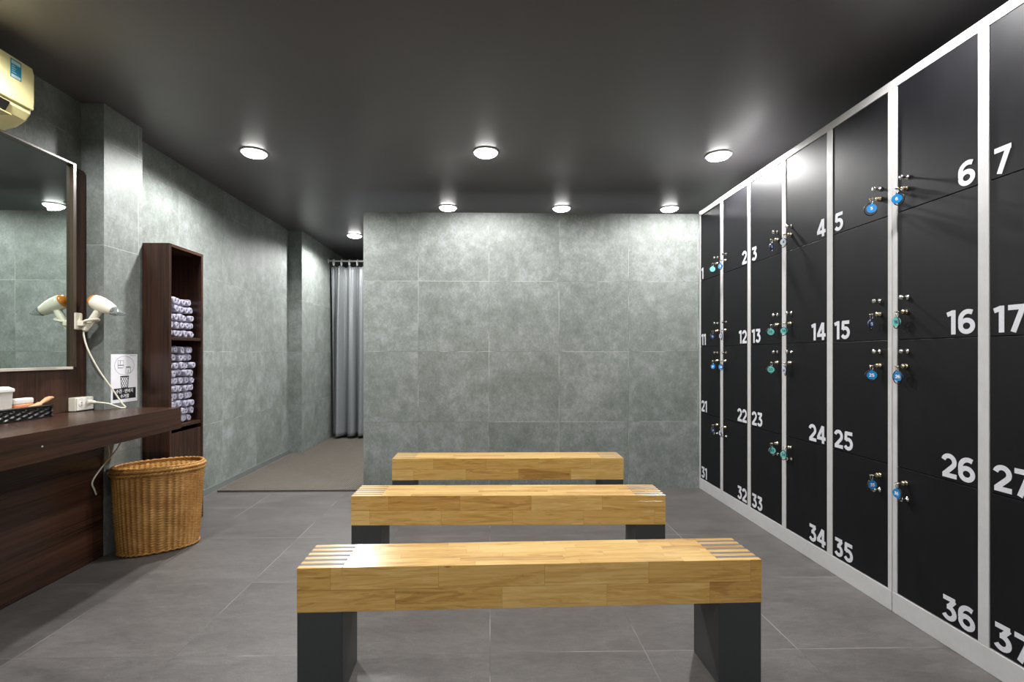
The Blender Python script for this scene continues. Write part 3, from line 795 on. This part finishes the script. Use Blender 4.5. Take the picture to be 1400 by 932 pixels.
m = MB(); m.box((XL+.12, ay0+.055, 2.212), (XL+.205, ay1-.118, 2.217), Matrix.Translation((0, 0, 0))); m.build('louver', M['cream_dk'], ac, o_)
st = MB().box((XL+.2003, ay1-.118, 2.385), (XL+.2013, ay1-.068, 2.468)).build('sticker', M['sticker_t'], ac, o_, label='teal information sticker')
m = MB(); m.box((XL+.2013, ay1-.114, 2.447), (XL+.2017, ay1-.072, 2.462)); m.box((XL+.2013, ay1-.114, 2.388), (XL+.2017, ay1-.072, 2.400))
for k in range(4): m.box((XL+.2013, ay1-.112, 2.408+k*.0095), (XL+.2016, ay1-.092-.005*(k % 2), 2.4105+k*.0095))
m.build('sticker_print', M['sticker_w'], st, o_)

# ================================================================== WICKER BASKET
E1 = Vector((-2.115, 2.84)); E2 = Vector((-1.82, 3.04))
bc = (E1+E2)/2; bang = math.atan2(E2.y-E1.y, E2.x-E1.x)
la, lb, bh = .226, .140, .462
wb = thing('wicker_basket', 'oval brown wicker laundry basket with lid on the floor beside the counter', 'basket', (-1.972, 2.935, 0), bang)
def ell(a, e=2.35):
    c, s = math.cos(a), math.sin(a)
    return Vector((math.copysign(abs(c)**(2/e), c), math.copysign(abs(s)**(2/e), s)))
def wick(stakes, rows):
    m = MB(); na, nr = stakes*6, rows*4; vs = []; fs = []
    for j in range(nr+1):
        v = j/4; k = math.floor(min(v, rows-1e-6)); fz = j/nr
        fl = .90+.10*fz-.03*(1-fz)**6
        for i in range(na):
            a = 2*PI*i/na; e = ell(a); u = i/6
            w = .0014*math.cos(PI*u+PI*k)*math.sin(PI*(v-k)) + .0048*math.cos(PI*u)**4 - .0022*(1-math.sin(PI*(v-k)))
            nrm = Vector((e.x/la, e.y/lb)).normalized()
            vs.append((e.x*la*fl+nrm.x*w, e.y*lb*fl+nrm.y*w, .006+fz*(bh-.006)))
    for j in range(nr):
        for i in range(na):
            k = (i+1) % na; fs.append((j*na+i, j*na+k, (j+1)*na+k, (j+1)*na+i))
    fs.append(tuple(range(na-1, -1, -1)))
    m._add(vs, fs, True); return m
wick(44, 62).build('basket_body', M['wicker'], wb)
def braid(m, z, sc_, r, amp, waves, ph):
    m.tube([Vector((ell(a).x*(la*sc_+amp*math.cos(waves*a+ph)), ell(a).y*(lb*sc_+amp*math.cos(waves*a+ph)), z+amp*math.sin(waves*a+ph))) for a in [2*PI*i/240 for i in range(240)]], r, 7, True)
for ph in (0, PI):
    m = MB(); braid(m, bh+.002, 1.015, .007, .005, 40, ph); m.build('rim_strand', M['wicker'], wb)
m = MB(); braid(m, .012, .885, .006, .003, 40, 0); m.build('base_band', M['wicker'], wb)
ld = MB()
braid(ld, bh+.022, 1.02, .008, .0035, 46, 0); braid(ld, bh+.022, 1.02, .008, .0035, 46, PI); braid(ld, bh+.034, .985, .0075, .002, 46, 1)
lid = ld.build('lid', M['wicker'], wb)
cane = MB(); zc = bh+.018; st_ = .026; wd = .0074
def chord(off, horiz):
    if horiz:
        k = abs(off)/(lb*.985);  return la*.985*(1-k**2.35)**(1/2.35) if k < 1 else 0
    k = abs(off)/(la*.985); return lb*.985*(1-k**2.35)**(1/2.35) if k < 1 else 0
for hz, lim in ((True, lb), (False, la)):
    q = -lim+.012; idx = 0
    while q < lim-.006:
        c = chord(q, hz)
        if c > .02:
            N = max(4, int(2*c/.008)); pts = []
            for i in range(N+1):
                s_ = -c+2*c*i/N; zz = zc+.0016*math.cos(PI*s_/st_+PI*idx+(0 if hz else PI))
                pts.append((s_, q, zz) if hz else (q, s_, zz))
            vs = []; fs = []
            for p in pts:
                for dx in (-wd, wd):
                    for dz in (-.0009, .0009): vs.append((p[0], p[1]+dx, p[2]+dz) if hz else (p[0]+dx, p[1], p[2]+dz))
            for i in range(N):
                a, b = 4*i, 4*i+4
                fs += [(a, a+1, b+1, b), (a+2, b+2, b+3, a+3), (a, b, b+2, a+2), (a+1, a+3, b+3, b+1)]
            cane._add(vs, fs)
        q += st_; idx += 1
cane.build('cane_weave', M['wicker'], lid)

# ================================================================== SHOWER MAT
m = MB(); mx0, mx1, my0_, my1_, p = -2.27, -1.085, 4.085, 6.95, .0195
xl2 = -2.165
x = mx0; 
while x < mx1:
    y1_ = 5.655 if x < xl2 else my1_
    m.box((x, my0_, .006), (x+.0095, y1_, .016)); x += p
y = my0_
while y < my1_:
    a = mx0 if y < 5.65 else xl2
    m.box((a, y, .0), (mx1, y+.0085, .0145)); y += p
tag(m.build('shower_mat', M['mat'], fix=False), 'grey beige open grid rubber mat on the passage floor by the curtain', 'mat')

# ================================================================== CURTAIN
o_ = (-2.175, 6.6, 2.4)
rd = MB().tube([(-2.178, 6.58, 2.405), (-.6, 6.58, 2.405)], .0125, 12); 
rod = thing('curtain_rod', 'white curtain rod across the passage from the tiled wall', 'rod', (-2.178, 6.58, 2.405))
rd.build('pole', M['steel'], rod, (-2.178, 6.58, 2.405))
MB().lathe([(.03, 0), (.03, .006), (.018, .012), (.0125, .013)], (-2.18, 6.58, 2.405), (1, 0, 0), 20).build('wall_flange', M['steel'], rod, (-2.178, 6.58, 2.405))
cu = thing('shower_curtain', 'grey satin shower curtain hanging in pleats at the end of the passage', 'curtain', (-1.5, 6.58, 0))
cx0, cx1, zt, zb = -2.135, -.9, 2.345, .05
nx, nzz = 330, 48; vs = []; fs = []
for j in range(nzz+1):
    f = j/nzz; z = zt+(zb-zt)*f
    for i in range(nx+1):
        s_ = i/nx; x = cx0+(cx1-cx0)*s_
        amp = .036+.026*min(1, f*3)
        d = amp*math.sin(2*PI*s_*8.4+.55*math.sin(3.1*s_*6+f*.8)+.25*f) + .012*math.sin(2*PI*s_*19+f*1.6)*(1-.4*f) + .005*math.sin(2*PI*s_*41+f*3)*(1-f)**2
        pin = .026*(1-f)**6*abs(math.sin(PI*(x-cx0-.03)/.105))
        vs.append((x+.012*math.sin(2*PI*s_*8.4+1.2)*f, 6.58+d, z-pin+(.004*math.sin(s_*60) if j == nzz else 0)))
for j in range(nzz):
    for i in range(nx):
        a = j*(nx+1)+i; fs.append((a, a+1, a+nx+2, a+nx+1))
m = MB(); m._add(vs, fs, True); fab = m.build('fabric', M['curtain'], cu, (-1.5, 6.58, 0), fix=False)
sm = fab.modifiers.new('thick', 'SOLIDIFY'); sm.thickness = .002
k = 0; x = cx0+.03
while x < cx1:
    MB().tube([(x+.004*math.sin(a), 6.58+.026*math.cos(a), 2.385+.042*math.sin(a)) for a in [2*PI*i/20 for i in range(20)]], .0065, 7, True).build('hook', M['plastic_ring'], cu, (-1.5, 6.58, 0), label='white plastic curtain hook')
    x += .105

# ================================================================== CAMERA / WORLD
cam = bpy.data.cameras.new('camera'); co = bpy.data.objects.new('camera', cam); COL.objects.link(co)
co.location = (0, 0, 1.15); co.rotation_euler = (PI/2, 0, math.radians(-1.17))
cam.sensor_width = 36; cam.lens = 663/1400*36; cam.shift_x = 16.5/1400; cam.shift_y = 18/1400; cam.clip_start = .02
sc.camera = co
w = bpy.data.worlds.new('world'); sc.world = w; w.use_nodes = True
w.node_tree.nodes['Background'].inputs[0].default_value = (.02, .02, .022, 1)
vs_ = sc.view_settings; sc.display_settings.display_device = 'sRGB'
vs_.view_transform = 'Standard'; vs_.look = 'None'; vs_.gamma = 1; vs_.use_curve_mapping = False
vs_.exposure = 0.15
